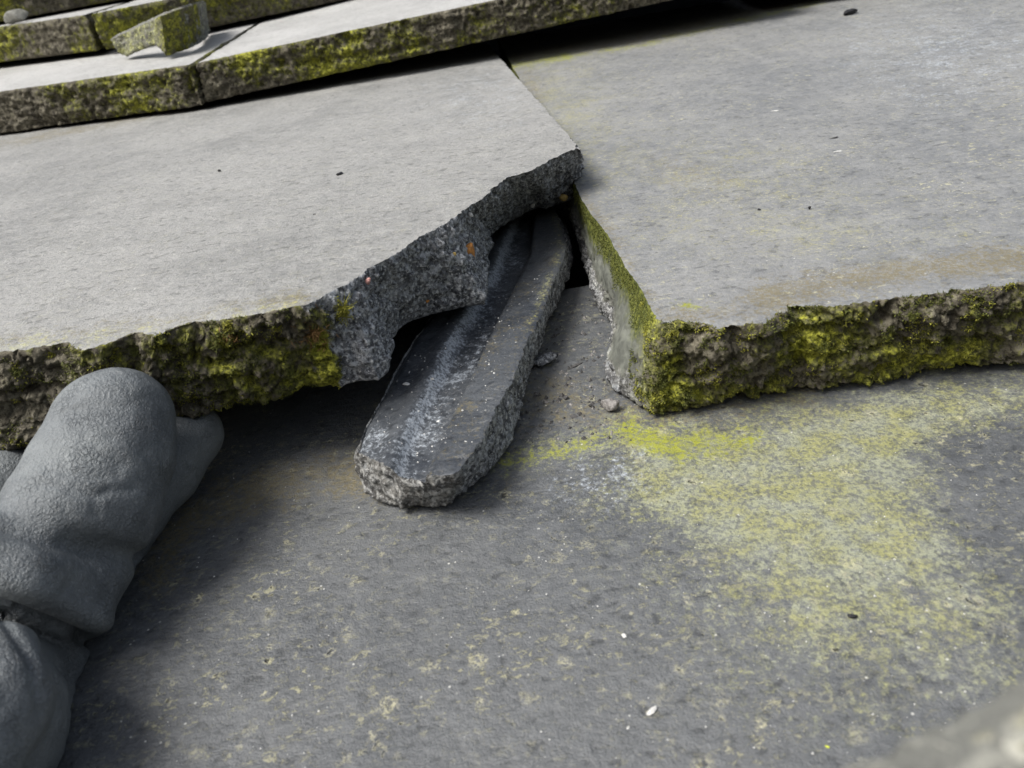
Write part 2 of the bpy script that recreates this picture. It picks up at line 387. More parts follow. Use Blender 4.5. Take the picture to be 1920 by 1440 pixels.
def plain_tile(fl, fr, length, dzdy, th, ds, nv, mats, label, seed, amp=1.0, name='roof_tile', masks=None, cells=None, group='concrete roof tiles laid in courses', lichfn=None, bev=1.6, dfn=None):
    fl, fr = np.array(fl, float), np.array(fr, float); c = plane3(fl, fr, dzdy); zf = plane_fn(c)
    back = np.array([-.0, 1, 0])*length; tl_, tr_ = (th if isinstance(th, tuple) else (th, th)); th = tl_
    fix = lambda p: np.array([p[0], p[1], zf(p[0], p[1])])
    top = [fl, fr, fix(fr+back), fix(fl+back)]; bot = [p-np.array([0, 0, t_]) for p, t_ in zip(top, (tl_, tr_, tr_, tl_))]
    d = [ds, 6, 20, 3]
    kd = [(0, 0), (0, 0), (.0, .8), (.0, .8)]
    o = (fl+fr)/2+np.array([0, length/2, -th])
    me, _, _ = build_slab(top, bot, d, kd, zf, nv, o, mats, amp, cells, seed=seed, masks=masks, lichfn=lichfn, bev=bev, dfn=dfn)
    return part(name, me, roof, o, label=label if 'beyond' not in label and 'outside' not in label and 'above the top edge' not in label else None)

TG = 'concrete roof tiles laid in courses'

def seg_mask(px, py, pts, sig):
    """1 along a polyline of picture points, fading with distance"""
    best = np.full(len(px), 1e9)
    for (x0, y0), (x1, y1) in zip(pts[:-1], pts[1:]):
        dx, dy = x1-x0, y1-y0; t = np.clip(((px-x0)*dx+(py-y0)*dy)/(dx*dx+dy*dy), 0, 1)
        best = np.minimum(best, np.hypot(px-x0-t*dx, py-y0-t*dy))
    return np.exp(-(best/sig)**2)
def blob(px, py, x, y, sx, sy, rot=0):
    c, s = math.cos(rot), math.sin(rot); a = ((px-x)*c+(py-y)*s)/sx; b = (-(px-x)*s+(py-y)*c)/sy
    return np.exp(-(a*a+b*b))
def pxs(V):
    v = V-CAM; k = np.maximum(v@cF, 5); return 960+FPX*(v@cR)/k, 720-FPX*(v@cV)/k

# ================================================================== SETTING: unseen felt sheet added below the tiles to stop light leaks
m = MB('light_block_felt'); a = m.noise(4, 4, .7); M_FELT = m.done(m.mix(a, (.012, .012, .013), (.03, .03, .032)), .9, m.bump(a, 1, .4))
def box(x0, x1, y0, y1, za, zb, th):
    V = [(x0, y0, za), (x1, y0, za), (x1, y1, zb), (x0, y1, zb)]; V += [(x, y, z-th) for x, y, z in V]
    return V, [(0, 1, 2, 3), (7, 6, 5, 4), (0, 4, 5, 1), (1, 5, 6, 2), (2, 6, 7, 3), (3, 7, 4, 0)]
roof = thing('roof', None, (0, 0, 0), kind='structure')
V, F = box(-1300, 1300, -900, 3000, -140, 110, 15)
part('light_block_felt', mesh('light_block_felt', V, F, M_FELT, smooth=False), roof, (0, 0, 0))

# ================================================================== COURSE 0 : the tile in the foreground
def masks0(V):
    px, py = pxs(V); v = {}
    v['bright'] = .62*seg_mask(px, py, [(950, 868), (1060, 845), (1130, 818), (1180, 800)], 17)+.95*seg_mask(px, py, [(1180, 806), (1225, 832), (1275, 850)], 18)+.62*seg_mask(px, py, [(1225, 828), (1330, 832), (1420, 822)], 26)
    l = .95*blob(px, py, 1340, 900, 170, 75, .25)+.8*blob(px, py, 1520, 850, 260, 85, -.15)+.75*blob(px, py, 1780, 765, 230, 50, -.13)+.6*blob(px, py, 1480, 990, 230, 120, .3)
    l += .5*blob(px, py, 1700, 960, 190, 90)+.42*blob(px, py, 1600, 1120, 330, 190)+.30*blob(px, py, 1850, 1200, 300, 150)
    l += .45*seg_mask(px, py, [(950, 866), (1060, 842), (1130, 815), (1180, 800), (1250, 850)], 26)
    l -= .7*blob(px, py, 1860, 930, 120, 110)
    v['lichen'] = np.clip(l, -.5, 1)
    v['warm'] = .75*seg_mask(px, py, [(290, 1075), (350, 975), (450, 925), (580, 890), (690, 885)], 42)+.5*seg_mask(px, py, [(870, 800), (1010, 740), (1180, 780), (1300, 760), (1500, 730)], 45)+.3*seg_mask(px, py, [(690, 900), (950, 880)], 40)
    v['pale'] = .25*blob(px, py, 1150, 900, 120, 60)
    return v
M0 = [M_FACE_0, M_CRUST, M_UNDER]
plain_tile((-175, -205, -27), (185, -205, -27), 460, 0, 26, 2.5, 13, M0, 'dark grey tile filling the foreground, stained with yellow-green lichen', 3, masks=masks0, cells=[(-170, 180, 50, 250, 1.25)])
plain_tile((-537, -207, -27.5), (-177, -205, -27.5), 460, 0, 26, 5, 8, M0, 'dark grey foreground tile lying under the gloved hand at the left edge', 4, cells=None)
plain_tile((187, -205, -27.5), (547, -207, -27.5), 460, 0, 26, 5, 8, M0, 'dark grey tile to the right of the foreground tile, mostly outside the picture', 5)
for sx, nm in ((-537, 'left'), (-175, 'middle'), (187, 'right')):
    pass

# ================================================================== COURSE 1 RIGHT : whole mossy tile
z0 = lambda x, y: 0*x
def p0(x, y): return PZ(x, y, 0.)
def pb(x, y): return PZ(x, y, -25.5)
tk = [(1236, 612), (1269, 606), (1300, 609), (1325, 617), (1350, 624), (1378, 616), (1440, 608), (1472, 587), (1503, 576), (1534, 579), (1581, 574), (1644, 566), (1780, 552), (1920, 535)]
bk = [(1222, 776), (1269, 773), (1305, 766), (1347, 757), (1378, 752), (1410, 748), (1440, 744), (1480, 736), (1503, 731), (1540, 728), (1581, 724), (1650, 715), (1780, 702), (1920, 684)]
top = [p0(*a) for a in tk]; bot = [pb(*a) for a in bk]; kd = [(0, 0)]*len(tk); ds = [.42]*(len(tk)-1)
e = np.array([396., 150, 0]); top.append(e); bot.append(e+[0, 3, -25.5]); kd.append((0, 0)); ds += [3]
e2 = np.array([396., 640, 0]); top.append(e2); bot.append(e2-[0, 0, 25.5]); kd.append((0, .8)); ds += [20]
e3 = np.array([31., 640, 0]); top.append(e3); bot.append(e3-[0, 0, 25.5]); kd.append((0, .8)); ds += [20]
tl = [(950, 105), (1060, 305), (1092, 376), (1109, 403), (1125, 421), (1141, 441), (1157, 472), (1172, 500), (1190, 525), (1206, 550), (1217, 572), (1225, 591)]
bl = [(948, 175), (1050, 385), (1078, 440), (1088, 480), (1097, 512), (1104, 548), (1120, 585), (1142, 603), (1143, 650), (1128, 704), (1150, 736), (1188, 756)]
kl = [(0, 1), (0, 1), (0, 1), (0, 1), (0, 1), (0, 1), (0, 1), (0, 1), (0, 1), (0, 1), (0, 1), (0, .6)]
for i, (a, b) in enumerate(zip(tl, bl)):
    top.append(p0(*a)); bot.append(pb(*b)); kd.append(kl[i]); ds.append(3 if i < 1 else .45)
ds.append(.45)
def lichR(V, tt, fr, sl):
    px, py = pxs(V); l = .12+.35*fbm(V, 22, 2, 91)+.5*blob(px, py, 1270, 730, 70, 60)+.35*blob(px, py, 1560, 640, 120, 40)-.45*blob(px, py, 1310, 660, 40, 30)-.3*blob(px, py, 1500, 700, 80, 22)
    return l*(1-sl)+sl*(1.25-2.1*tt+.3*fbm(V, 8, 2, 5)+1.2*blob(px, py, 1225, 735, 35, 30))
def kR(P, tt, fr, sl):                 # the side wall is smooth above and crumbled along its foot
    px, py = pxs(P); b = sl*sst(.60, .74, tt+.10*fbm(P, 5, 3, 14)+.06*fbm(P, 1.5, 2, 15)-.12*sst(560, 660, py)+.12*sst(520, 440, py))
    return np.maximum(fr, b*.7), sl*(1-b)
def carve(lines, holes):               # cracks and hollows in a nose, drawn along polylines
    def f(P):
        px, py = pxs(P); r = np.zeros(len(P)); px = px+6*fbm(P, 3, 2, 88); py = py+6*fbm(P, 3, 2, 89)
        for pts, dep, sg in lines: r = np.maximum(r, dep*seg_mask(px, py, pts, sg))
        for x, y, sx, sy, dep in holes: r = np.maximum(r, dep*blob(px, py, x, y, sx, sy)**.7) if dep > 0 else r+dep*blob(px, py, x, y, sx, sy)
        return r
    return f
dR = carve([([(1505, 685), (1470, 705), (1430, 735)], 2.6, 7), ([(1265, 704), (1320, 706), (1375, 668)], 2.8, 7), ([(1285, 622), (1330, 632)], 2.2, 6), ([(1380, 640), (1450, 632), (1560, 610), (1640, 615)], 1.8, 6), ([(1600, 660), (1690, 640), (1780, 650)], 2.2, 7), ([(1800, 600), (1900, 590)], 2, 7)],
           [(1378, 630, 16, 9, 3.5), (1498, 586, 16, 8, 3), (1500, 672, 14, 12, 3), (1300, 675, 45, 26, -2.2), (1450, 690, 60, 22, -1.2), (1700, 690, 70, 18, 1.8), (1850, 640, 40, 12, 2.5)])
dL = carve([([(290, 655), (345, 672)], 2.6, 6), ([(425, 662), (480, 650), (535, 648)], 3.2, 7), ([(395, 690), (450, 678)], 2.6, 6), ([(440, 628), (438, 668)], 1.8, 4), ([(355, 648), (362, 680)], 2, 4), ([(0, 742), (110, 728), (190, 742)], 3, 8), ([(560, 640), (640, 640)], 1.5, 6), ([(300, 720), (420, 715)], 1.6, 6)],
           [(350, 622, 14, 7, 2.5), (25, 775, 34, 18, 4), (500, 664, 26, 9, 2.5), (390, 700, 30, 18, -1.6), (300, 745, 40, 20, -1.3)])
def masksR(V):
    px, py = pxs(V); v = {}
    v['bright'] = .75*seg_mask(px, py, [(940, 126), (1000, 118), (1060, 106)], 9)+.55*seg_mask(px, py, [(1060, 106), (1200, 85), (1360, 45), (1540, 4)], 6)+.9*blob(px, py, 1285, 571, 24, 6, .1)+.7*blob(px, py, 1305, 576, 18, 6)
    v['warm'] = .6*seg_mask(px, py, [(960, 112), (1200, 75), (1360, 35), (1520, 0)], 12)+.55*seg_mask(px, py, [(1280, 600), (1440, 562)], 24)+.95*seg_mask(px, py, [(1440, 556), (1560, 532), (1750, 500), (1950, 482)], 26)+.7*blob(px, py, 1000, 165, 16, 40, -.5)+.5*seg_mask(px, py, [(1095, 370), (1160, 460), (1240, 600)], 14)+.4*blob(px, py, 1300, 330, 90, 30, .3)
    v['lichen'] = .55*blob(px, py, 1050, 220, 90, 110)+.35*blob(px, py, 1350, 340, 260, 70, .1)+.30*blob(px, py, 1500, 440, 350, 40)+.04
    v['pale'] = .3*blob(px, py, 1780, 100, 200, 90)
    return v
o1r = np.array([200., 380, -25.5])
meR, gR, _ = build_slab(top, bot, ds, kd, z0, 58, o1r, [M_FACE_R, M_CRUST, M_UNDER], 1.15, [(36, 150, 160, 330, 1.5), (30, 390, 330, 620, 4)], masks=masksR, seed=11, lichfn=lichR, bev=1.3, kfn=kR, dfn=dR)
tileR = part('roof_tile', meR, roof, o1r, label='large grey tile on the right with a thick yellow-green mossy nose and freckled face')
plain_tile((398, 165, 0), (758, 165, 0), 460, 0, 26, 4, 8, [M_FACE_R, M_CRUST, M_UNDER], 'tile beyond the right edge of the picture, next to the large freckled tile', 12)
plain_tile((-690, 172, 10), (-330, 172, 10), 460, -.02, 26, 4, 8, [M_FACE_L, M_CRUST, M_UNDER], 'tile beyond the left edge of the picture, next to the broken tile', 13)

# ================================================================== COURSE 1 LEFT : the broken, lifted tile
cL = (20+.0425*172, 0, -.0425); zL = plane_fn(cL); cLb = (cL[0]-26, 0, cL[2])
pairs = [((0, 664), (0, 852), 0), ((60, 655), (70, 840), 0), ((110, 650), (120, 832), 0), ((150, 659), (155, 826), 0), ((215, 645), (225, 812), 0), ((251, 627), (250, 806), 0), ((285, 632), (285, 797), 0), ((336, 617), (319, 791), 0), ((380, 611), (397, 779), 0), ((438, 601), (471, 767), 0),
 ((522, 586), (522, 750), 0), ((560, 576), (590, 737), 0), ((590, 564), (641, 733), .3), ((604, 556), (653, 724), .65), ((630, 543), (678, 718), 1), ((648, 533), (712, 716), 1), ((665, 523), (732, 700), 1), ((678, 515), (741, 669), 1),
 ((692, 503), (739, 642), 1), ((715, 491), (756, 618), 1), ((734, 481), (775, 609), 1), ((765, 461), (800, 597), 1), ((794, 441), (850, 584), 1), ((815, 431), (896, 576), 1), ((830, 421), (916, 570), 1), ((843, 413), (921, 544), 1), ((853, 406), (919, 510), 1),
 ((862, 400), (920, 481), 1), ((872, 392), (928, 462), 1), ((885, 384), (922, 448), 1), ((900, 375), (933, 434), 1), ((925, 353), (949, 424), 1), ((956, 331), (971, 414), 1), ((985, 322), (994, 400), 1), ((1000, 319), (1009, 393), 1), ((1018, 308), (1024, 398), 1), ((1037, 297), (1050, 387), 1), ((1062, 286), (1074, 378), 1), ((1083, 277), (1089, 371), 1), ((1088, 280), (1095, 345), .8)]
top, bot, kd, ds = [], [], [], []
e = np.array([-326., 174, 0]); e[2] = zL(e[0], e[1]); top.append(e); bot.append(e+[0, 4, -26]); kd.append((0, 0)); ds.append(3)
for a, b, fr_ in pairs:
    top.append(PP(*a, cL)); bot.append(PP(*b, cLb)); kd.append((fr_, 0)); ds.append(.42)
def side(x, y, th=26):
    p = PP(x, y, cL); return p, p-np.array([0, 0, th])
for x, y in ((1065, 250), (1031, 212), (1008, 186), (975, 150), (915, 82)):
    a, b = side(x, y); top.append(a); bot.append(b); kd.append((.3, .7)); ds.append(1.5)
ds[len(pairs)] = .5
for e in ([17., 625, 0], [-326., 625, 0]):
    e = np.array(e); e[2] = zL(e[0], e[1]); top.append(e); bot.append(e-[0, 0, 26]); kd.append((0, .8)); ds.append(15)
def masksL(V):
    px, py = pxs(V); v = {}
    v['warm'] = .55*seg_mask(px, py, [(-100, 285), (0, 272), (180, 235), (365, 196), (500, 165), (700, 122), (900, 88)], 9)+.3*seg_mask(px, py, [(0, 640), (250, 605), (560, 560)], 14)+.25*blob(px, py, 560, 560, 60, 20)
    v['lichen'] = .3*seg_mask(px, py, [(0, 655), (300, 615), (560, 570)], 14)+.05
    v['pale'] = .15*blob(px, py, 900, 180, 160, 90)
    return v
def lichL(V, tt, fr, sl):
    px, py = pxs(V); return (0+.4*fbm(V, 20, 2, 77)+.25*blob(px, py, 620, 680, 40, 60)+.2*blob(px, py, 360, 680, 200, 40)-.15*blob(px, py, 50, 740, 120, 60))*(1-fr)
o1l = np.array([-150., 380, -15])
meL, gL, nL = build_slab(top, bot, ds, kd, zL, 58, o1l, [M_FACE_L, M_CRUST, M_UNDER], 1.0, [(-140, 40, 165, 330, 1.5), (-324, 30, 330, 600, 4), (-324, -140, 175, 330, 4)], masks=masksL, seed=21, lichfn=lichL, bev=1.2, dfn=dL, blend=True)
tileL = thing('roof_tile', meL, o1l, 'large pale broken tile with its snapped corner, held up by the gloved hand', 'roof tile')

# ================================================================== UPPER COURSES
U = [M_FACE_U, M_CRUST, M_UNDER]
def lichU(s):
    return lambda V, tt, fr, sl: (.15+.45*fbm(V, 40, 3, s))*(1-sl)-.5*sl
def maskU(V):
    return {'lichen': np.full(len(V), .0), 'warm': .05+0*V[:, 0]}
yy2 = 541
a0 = PZ(0, 172, 30); a1 = PZ(358, 121, 32); b0 = PZ(370, 118, 31.8); b1 = PZ(910, 4, 38)
def ext(p, q, x): return p+(q-p)*(x-p[0])/(q[0]-p[0])
jx = (a1[0]+b0[0])/2
c2l = ext(a0, a1, jx-358); c2r = ext(b0, b1, jx+360)
plain_tile(c2l, a1+[-.1, 0, 0], 440, -.014, (26.5, 23.5), .8, 30, U, 'mossy-nosed tile above the broken one, left of the dark gap, under the loose fragment', 31, masks=maskU, lichfn=lichU(5), bev=2.0, dfn=carve([([(358, 128), (364, 182)], 6, 9), ([(60, 232), (160, 222), (240, 215)], 2.5, 6)], [(120, 190, 20, 12, 4), (200, 200, 30, 10, 3)]), cells=[(-330, -150, 545, 800, 5)])
plain_tile(b0+[-1.2, 0, 0], c2r, 440, -.014, (22.5, 20), .8, 30, U, 'long mossy-nosed tile running over the top of the broken tile to the black gap', 32, masks=maskU, lichfn=lichU(9), bev=2.0, dfn=carve([([(366, 140), (369, 180)], 3, 7), ([(560, 120), (700, 100), (800, 82)], 2.5, 6)], [(528, 120, 12, 8, 5), (655, 72, 14, 8, 4), (762, 45, 7, 10, 4), (905, 38, 12, 6, 3)]), cells=[(-150, 190, 545, 800, 5)])
plain_tile((c2r[0]+3, 560, 36), (c2r[0]+363, 575, 30), 440, -.01, 26.5, 2, 12, U, 'shaded tile at the top edge, above the large freckled tile', 33, lichfn=lichU(2))
plain_tile(c2l+[-364, 0, 0], c2l+[-4, 0, 0], 440, -.01, 26.5, 4, 8, U, 'tile beyond the left edge, in the course above the broken tile', 34)
a0 = PZ(0, 50, 57); a1 = PZ(158, 28, 57.5); b0 = PZ(170, 26, 58); b1 = PZ(300, 1, 58)
c3l = ext(a0, a1, a1[0]-345); c3r = ext(b0, b1, b0[0]+358)
plain_tile(c3l, a1, 400, -.01, 25, 1.2, 22, U, 'mossy tile in the third course, left of the joint behind the loose fragment', 41, lichfn=lichU(15), masks=maskU)
plain_tile(b0, c3r, 400, -.01, 25, 1.2, 22, U, 'mossy tile in the third course, behind the loose fragment', 42, lichfn=lichU(19), masks=maskU)
plain_tile((c3r[0]+3, c3r[1], 58), (c3r[0]+362, c3r[1]+10, 58), 400, -.01, 25, 5, 8, U, 'tile of the third course, hidden above the top edge', 43)
p4 = PZ(100, 24, 58.5); p4b = PZ(232, 0, 58.5)
q4 = ext(p4, p4b, -560); q4b = ext(p4, p4b, -215)
plain_tile(q4+[0, 0, 26], q4b+[0, 0, 26], 400, -.01, 25.5, 1.5, 18, U, 'farthest mossy tile nose at the top left corner, behind the rubble', 51, lichfn=lichU(25))
plain_tile(q4b+[3, 0, 26], q4b+[350, 10, 26], 400, -.01, 25.5, 6, 8, U, 'farthest tile above the top edge, right of the mossy corner tile', 52)
for k in range(3):
    y = 1010+150*k; z = 110+26*k
    for j in range(3):
        x = -720+362*j+(180 if k % 2 else 0)
        plain_tile((x, y, z), (x+359, y, z), 400, -.01, 25.5, 12, 5, U, 'tile higher up the roof, beyond the top of the picture', 60+3*k+j, group='tiles beyond the top edge')

# ================================================================== the broken-off interlocking strip
cF_ = (-13.6+.015*150, 0, -.015); fthick = 12.0
zF = plane_fn(cF_)
FP = [((667, 847), (674, 893)), ((672, 853), (680, 912)), ((681, 857), (686, 930)), ((703, 866), (709, 944)), ((727, 882), (735, 955)), ((748, 893), (753, 960)), ((787, 903), (785, 954)), ((825, 904), (818, 957)), ((850, 901), (838, 957)), ((862, 895), (850, 949)),
      ((875, 880), (862, 930)), ((890, 857), (884, 919)), ((908, 830), (905, 897)), ((937, 770), (938, 868)), ((959, 731), (962, 835)), ((978, 681), (975, 785)), ((997, 637), (984, 742)), ((1019, 594), (1001, 690)), ((1034, 550), (1019, 625)), ((1045, 522), (1045, 580)), ((1056, 498), (1064, 530)), ((1064, 472), (1076, 500)), ((1058, 440), (1072, 460)), ((1048, 412), (1062, 430)), ((1035, 395), (1040, 402))]
LEFT = [(950, 385), (900, 450), (840, 540), (790, 616), (778, 628), (741, 691), (719, 737), (684, 797)]
cFb = (-27.2, 0, 0)
top, bot, kd, ds = [], [], [], []
for a, b in FP:
    p = PP(*a, cF_); d = PP(*b, (cF_[0]-fthick*1.02, 0, cF_[2])); d[2] = max(d[2], -26.8) if d[2] < -26.8 else d[2]
    top.append(p); bot.append(d); kd.append((.5 if a[1] > 890 or a[0] < 760 else .95, 0)); ds.append(.4)
for a in LEFT:
    p = PP(*a, cF_); top.append(p); bot.append(p-np.array([-1.5, 0, fthick-.4])); kd.append((.8, .3)); ds.append(.8)
kd[len(FP)] = (.8, .3)
lft = np.array([PP(*a, cF_)[:2] for a in [(667, 847), (684, 797), (719, 737), (778, 628), (840, 540), (900, 450), (950, 385)]])
rgt = np.array([PP(*a, cF_)[:2] for a in [(875, 880), (908, 830), (959, 731), (997, 637), (1034, 550), (1064, 472), (1048, 412)]])
def frag_s(P):
    y = P[:, 1]; xl = np.interp(y, lft[:, 1], lft[:, 0]); xr = np.interp(y, rgt[:, 1], rgt[:, 0]); return (P[:, 0]-xl)/np.maximum(xr-xl, 5)
def frag_h(P):
    s = frag_s(P)
    h = -1.2*sst(.05, .0, s)+.9*sst(.16, .26, s)*sst(.42, .30, s)*1.0-2.6*sst(.30, .42, s)*(1-sst(.60, .68, s))+1.7*sst(.635, .665, s)*sst(1.06, .98, s)
    return h
def masksF(V):
    s = frag_s(V); px, py = pxs(V)
    v = {'pale': .85*np.exp(-((s-.36-.02*fbm(V, 12, 2, 3))/.038)**2)+.30*np.exp(-((s-.45)/.12)**2)+.5*np.exp(-((s-.56)/.03)**2)*sst(235, 200, V[:, 1])*sst(175, 200, V[:, 1])+.3*blob(px, py, 700, 850, 35, 60),
         'warm': .12*sst(.64, .68, s)+0*s, 'lichen': .3*np.exp(-((s-.95)/.04)**2)*sst(190, 215, V[:, 1])}
    return v
of = np.array([-10., 200, -27])
meF, _, _ = build_slab(top, bot, ds, kd, zF, 26, of, [M_FACE_F, M_BREAK, M_UNDER], .72, [(-45, 40, 135, 330, .9)], masks=masksF, seed=33, undul=.15, hfun=frag_h, bev=.4, lichfn=lambda V, tt, fr, sl: -.6+0*tt)
frag = thing('tile_fragment', meF, of, 'long dark broken-off tile strip with a pale groove, lying under the broken tile', 'tile fragment')

# ================================================================== small stones, crumbs and scraps
def rock(size, seed, sub=3, sq=(1, 1, .7), facet=.35):
    import bmesh
    bm = bmesh.new(); bmesh.ops.create_icosphere(bm, subdivisions=sub, radius=1); V = np.array([v.co[:] for v in bm.verts]); F = [tuple(v.index for v in f.verts) for f in bm.faces]; bm.free()
    r = np.random.default_rng(seed)
    for _ in range(9):
        n = r.normal(size=3); n /= np.linalg.norm(n); c = .35+.4*r.random(); d = V@n; V = V-np.outer(np.maximum(d-c, 0), n)*.95
    V = V*(1+.22*fbm(V+seed, .55, 3, seed))[:, None]*np.array(sq)*size/2
    return V, F
M_GRIT = mat_plain('grit', (.20, .19, .18), .85, .5, .7, .3); M_BLK = mat_plain('black_speck', (.012, .012, .014), .6, .4, .8); M_WHT = mat_plain('pale_chip', (.5, .5, .48), .7, .25, .7)
M_OR = mat_plain('orange_stone', (.46, .20, .05), .7, .3, .9); M_YE = mat_plain('yellow_stone', (.42, .30, .10), .7, .3, .9); M_PK = mat_plain('pink_stone', (.45, .24, .21), .7, .35, .9)
M_LEAF = mat_plain('dry_leaf', (.17, .18, .15), .6, .3, .9); M_DK = mat_plain('dark_crumb', (.065, .063, .062), .85, .5, .6)
def pebble(name, x, y, pl, wpx, mat, label, cat, seed, sq=(1, .8, .7), rz=0, group=None, sub=3):
    p = PP(x, y, pl); size = wpx*np.linalg.norm(p-CAM)/FPX; V, F = rock(size, seed, sub, sq)
    c, s = math.cos(rz), math.sin(rz); V = V@np.array([[c, s, 0], [-s, c, 0], [0, 0, 1]])
    V[:, 2] -= V[:, 2].min()+.08*size
    return thing(name, mesh(name, V, F, mat, attrs={k: np.full(len(V), v) for k, v in (('fresh', 1.), ('slick', 0.), ('lich', -.6))}), p, label, cat, group)
G0 = (-27, 0, 0); GR = (0, 0, 0)
pebble('pebble', 1143, 768, G0, 40, M_GRIT, 'rounded grey crumb of mortar below the left corner of the freckled tile', 'crumb', 1, (1, .9, .95))
pebble('concrete_crumb', 1030, 682, G0, 50, M_BREAK, 'jagged dark flake touching the right side of the grooved strip', 'crumb', 2, (1.2, .8, .55), .2)
pebble('concrete_crumb', 1082, 684, G0, 30, M_DK, 'thin dark sliver on the bare surface right of the jagged flake', 'crumb', 3, (1.2, .3, .25), .5)
pebble('concrete_crumb', 1060, 748, G0, 14, M_DK, 'tiny dark crumb between the grooved strip and the rounded mortar crumb', 'crumb', 4)
pebble('concrete_crumb', 1107, 762, G0, 11, M_DK, 'tiny dark crumb just left of the rounded mortar crumb', 'crumb', 5)
pebble('stone_chip', 1222, 1334, G0, 19, M_WHT, 'white angular chip low in the foreground, right of centre', 'chip', 6, (1.2, .7, .5), .5)
pebble('stone_chip', 1170, 1194, G0, 13, M_WHT, 'cream chip in the middle of the dark foreground', 'chip', 7, (.8, 1, .6))
pebble('black_speck', 1596, 1156, G0, 20, M_BLK, 'black speck of dirt on the right half of the foreground tile', 'speck', 8, (1, .6, .5))
pebble('lichen_scrap', 1551, 1400, G0, 8, mat_plain('lime', (.5, .55, .03), .7), 'tiny lime green scrap near the bottom edge', 'scrap', 9, (1, .5, .3), -.6)
pebble('black_speck', 1595, 27, GR, 24, M_BLK, 'black scrap near the top edge of the freckled tile', 'speck', 10, (1.2, .9, .5), .7)
pebble('black_speck', 1565, 259, GR, 12, M_BLK, 'small black speck beside a white fleck on the freckled tile', 'speck', 11, (1.3, .6, .3))
pebble('black_speck', 1518, 392, GR, 9, M_BLK, 'pin-sized black speck in the middle of the freckled tile', 'speck', 12)
pebble('black_speck', 1424, 394, GR, 7, M_BLK, 'pin-sized dark speck left of its twin on the freckled tile', 'speck', 14)
pebble('stone_chip', 1571, 284, GR, 14, M_WHT, 'white chip on the upper middle of the freckled tile', 'chip', 13, (1.4, .7, .2))
pebble('stone_chip', 1453, 208, GR, 14, M_WHT, 'flat white chip, uppermost on the freckled tile', 'chip', 15, (1.4, .5, .2))
pebble('black_speck', 636, 327, cL, 15, M_BLK, 'dark speck in the middle of the pale broken tile', 'speck', 16, (1.3, .6, .5), .6)
pebble('black_speck', 412, 321, cL, 8, M_BLK, 'pin-sized dark speck on the upper part of the pale broken tile', 'speck', 17)
pebble('black_speck', 590, 402, cL, 6, M_DK, 'faint tiny speck on the pale tile, below the dark speck', 'speck', 18)
pebble('concrete_crumb', 858, 371, cL, 34, M_FACE_F, 'flat grey flake on the pale tile close to the snapped edge', 'crumb', 19, (1.1, .5, .10), .1)
pebble('stone_chip', 845, 758+2, cF_, 12, M_WHT, 'white crumb stuck on the lower left of the grooved strip', 'chip', 20, (1, .8, .3)) if False else None
pebble('stone_chip', 822, 790, cF_, 9, M_WHT, 'white crumb in the groove of the broken-off strip', 'chip', 21, (1, 1, .5))
pebble('stone_chip', 762, 721, cF_, 10, M_WHT, 'white crumb on the left flank of the broken-off strip', 'chip', 22, (1.4, 1, .4))
pebble('stone_chip', 811, 712, cF_, 9, M_WHT, 'white crumb on the ridge of the broken-off strip', 'chip', 23)

pebble('rubble_stone', 18, 10, (58.6, 0, 0), 60, mat_plain('blue_black', (.03, .036, .045), .7, .5, 1.2), 'blue-black lump in the very top left corner', 'rubble', 84, (1.3, .7, .7), .3)
# dust and fine crumbs lying in the gap (nobody could count them)
def scatter(n, fn, lo, hi, seed):
    r = np.random.default_rng(seed); VV, FF = [], []; base = 0
    oc = np.array([(1, 0, 0), (-1, 0, 0), (0, 1, 0), (0, -1, 0), (0, 0, 1), (0, 0, -.3)], float); of_ = [(0, 2, 4), (2, 1, 4), (1, 3, 4), (3, 0, 4), (2, 0, 5), (1, 2, 5), (3, 1, 5), (0, 3, 5)]
    for _ in range(n):
        p = fn(r); s = lo*(hi/lo)**(r.random()**2.2)
        v = oc*s/2*(.5+.9*r.random((6, 3))); a = r.random()*6.3; c, q = math.cos(a), math.sin(a)
        v = v@np.array([[c, q, 0], [-q, c, 0], [0, 0, 1]])+p; VV.append(v); FF += [tuple(base+i for i in f) for f in of_]; base += 6
    return np.concatenate(VV), FF
def gap_pt(r):
    while 1:
        x, y = r.uniform(960, 1180), r.uniform(560, 830)
        if r.random() < .8: return PZ(x+r.normal()*18, y, -27.05)
V, F = scatter(560, gap_pt, .22, 1.5, 5)
thing('crumbs', mesh('crumbs', V-PZ(1080, 700, -27), F, M_GRIT, smooth=False), PZ(1080, 700, -27), 'fine pale crumbs and dust strewn over the bare surface between strip and freckled tile', 'crumbs', kind='stuff')
V, F = scatter(260, gap_pt, .5, 2.2, 15)
thing('crumbs', mesh('crumbs', V-PZ(1080, 700, -27), F, M_DK, smooth=False), PZ(1080, 700, -27), 'dark coarse crumbs in the gap between the grooved strip and freckled tile', 'crumbs', kind='stuff')
V, F = scatter(900, lambda r: PZ(r.uniform(250, 1920), r.uniform(820, 1440), -27.03), .12, .5, 6)
thing('grit', mesh('grit', V-PZ(1080, 1100, -27), F, M_WHT, smooth=False), PZ(1080, 1100, -27), 'scattered pale grit on the foreground tile', 'grit', kind='stuff')
def frag_pt(r):
    v = r.random(); y = 150+v*90; xl = np.interp(y, lft[:, 1], lft[:, 0]); xr = np.interp(y, rgt[:, 1], rgt[:, 0]); x = xl+(xr-xl)*r.uniform(.05, .95)
    P = np.array([[x, y, 0.]]); return np.array([x, y, zF(x, y)+frag_h(P)[0]])
V, F = scatter(330, frag_pt, .15, .7, 8)
thing('crumbs', mesh('crumbs', V-of, F, M_WHT, smooth=False), of, 'fine white crumbs sprinkled over the grooved broken-off strip', 'crumbs', kind='stuff')

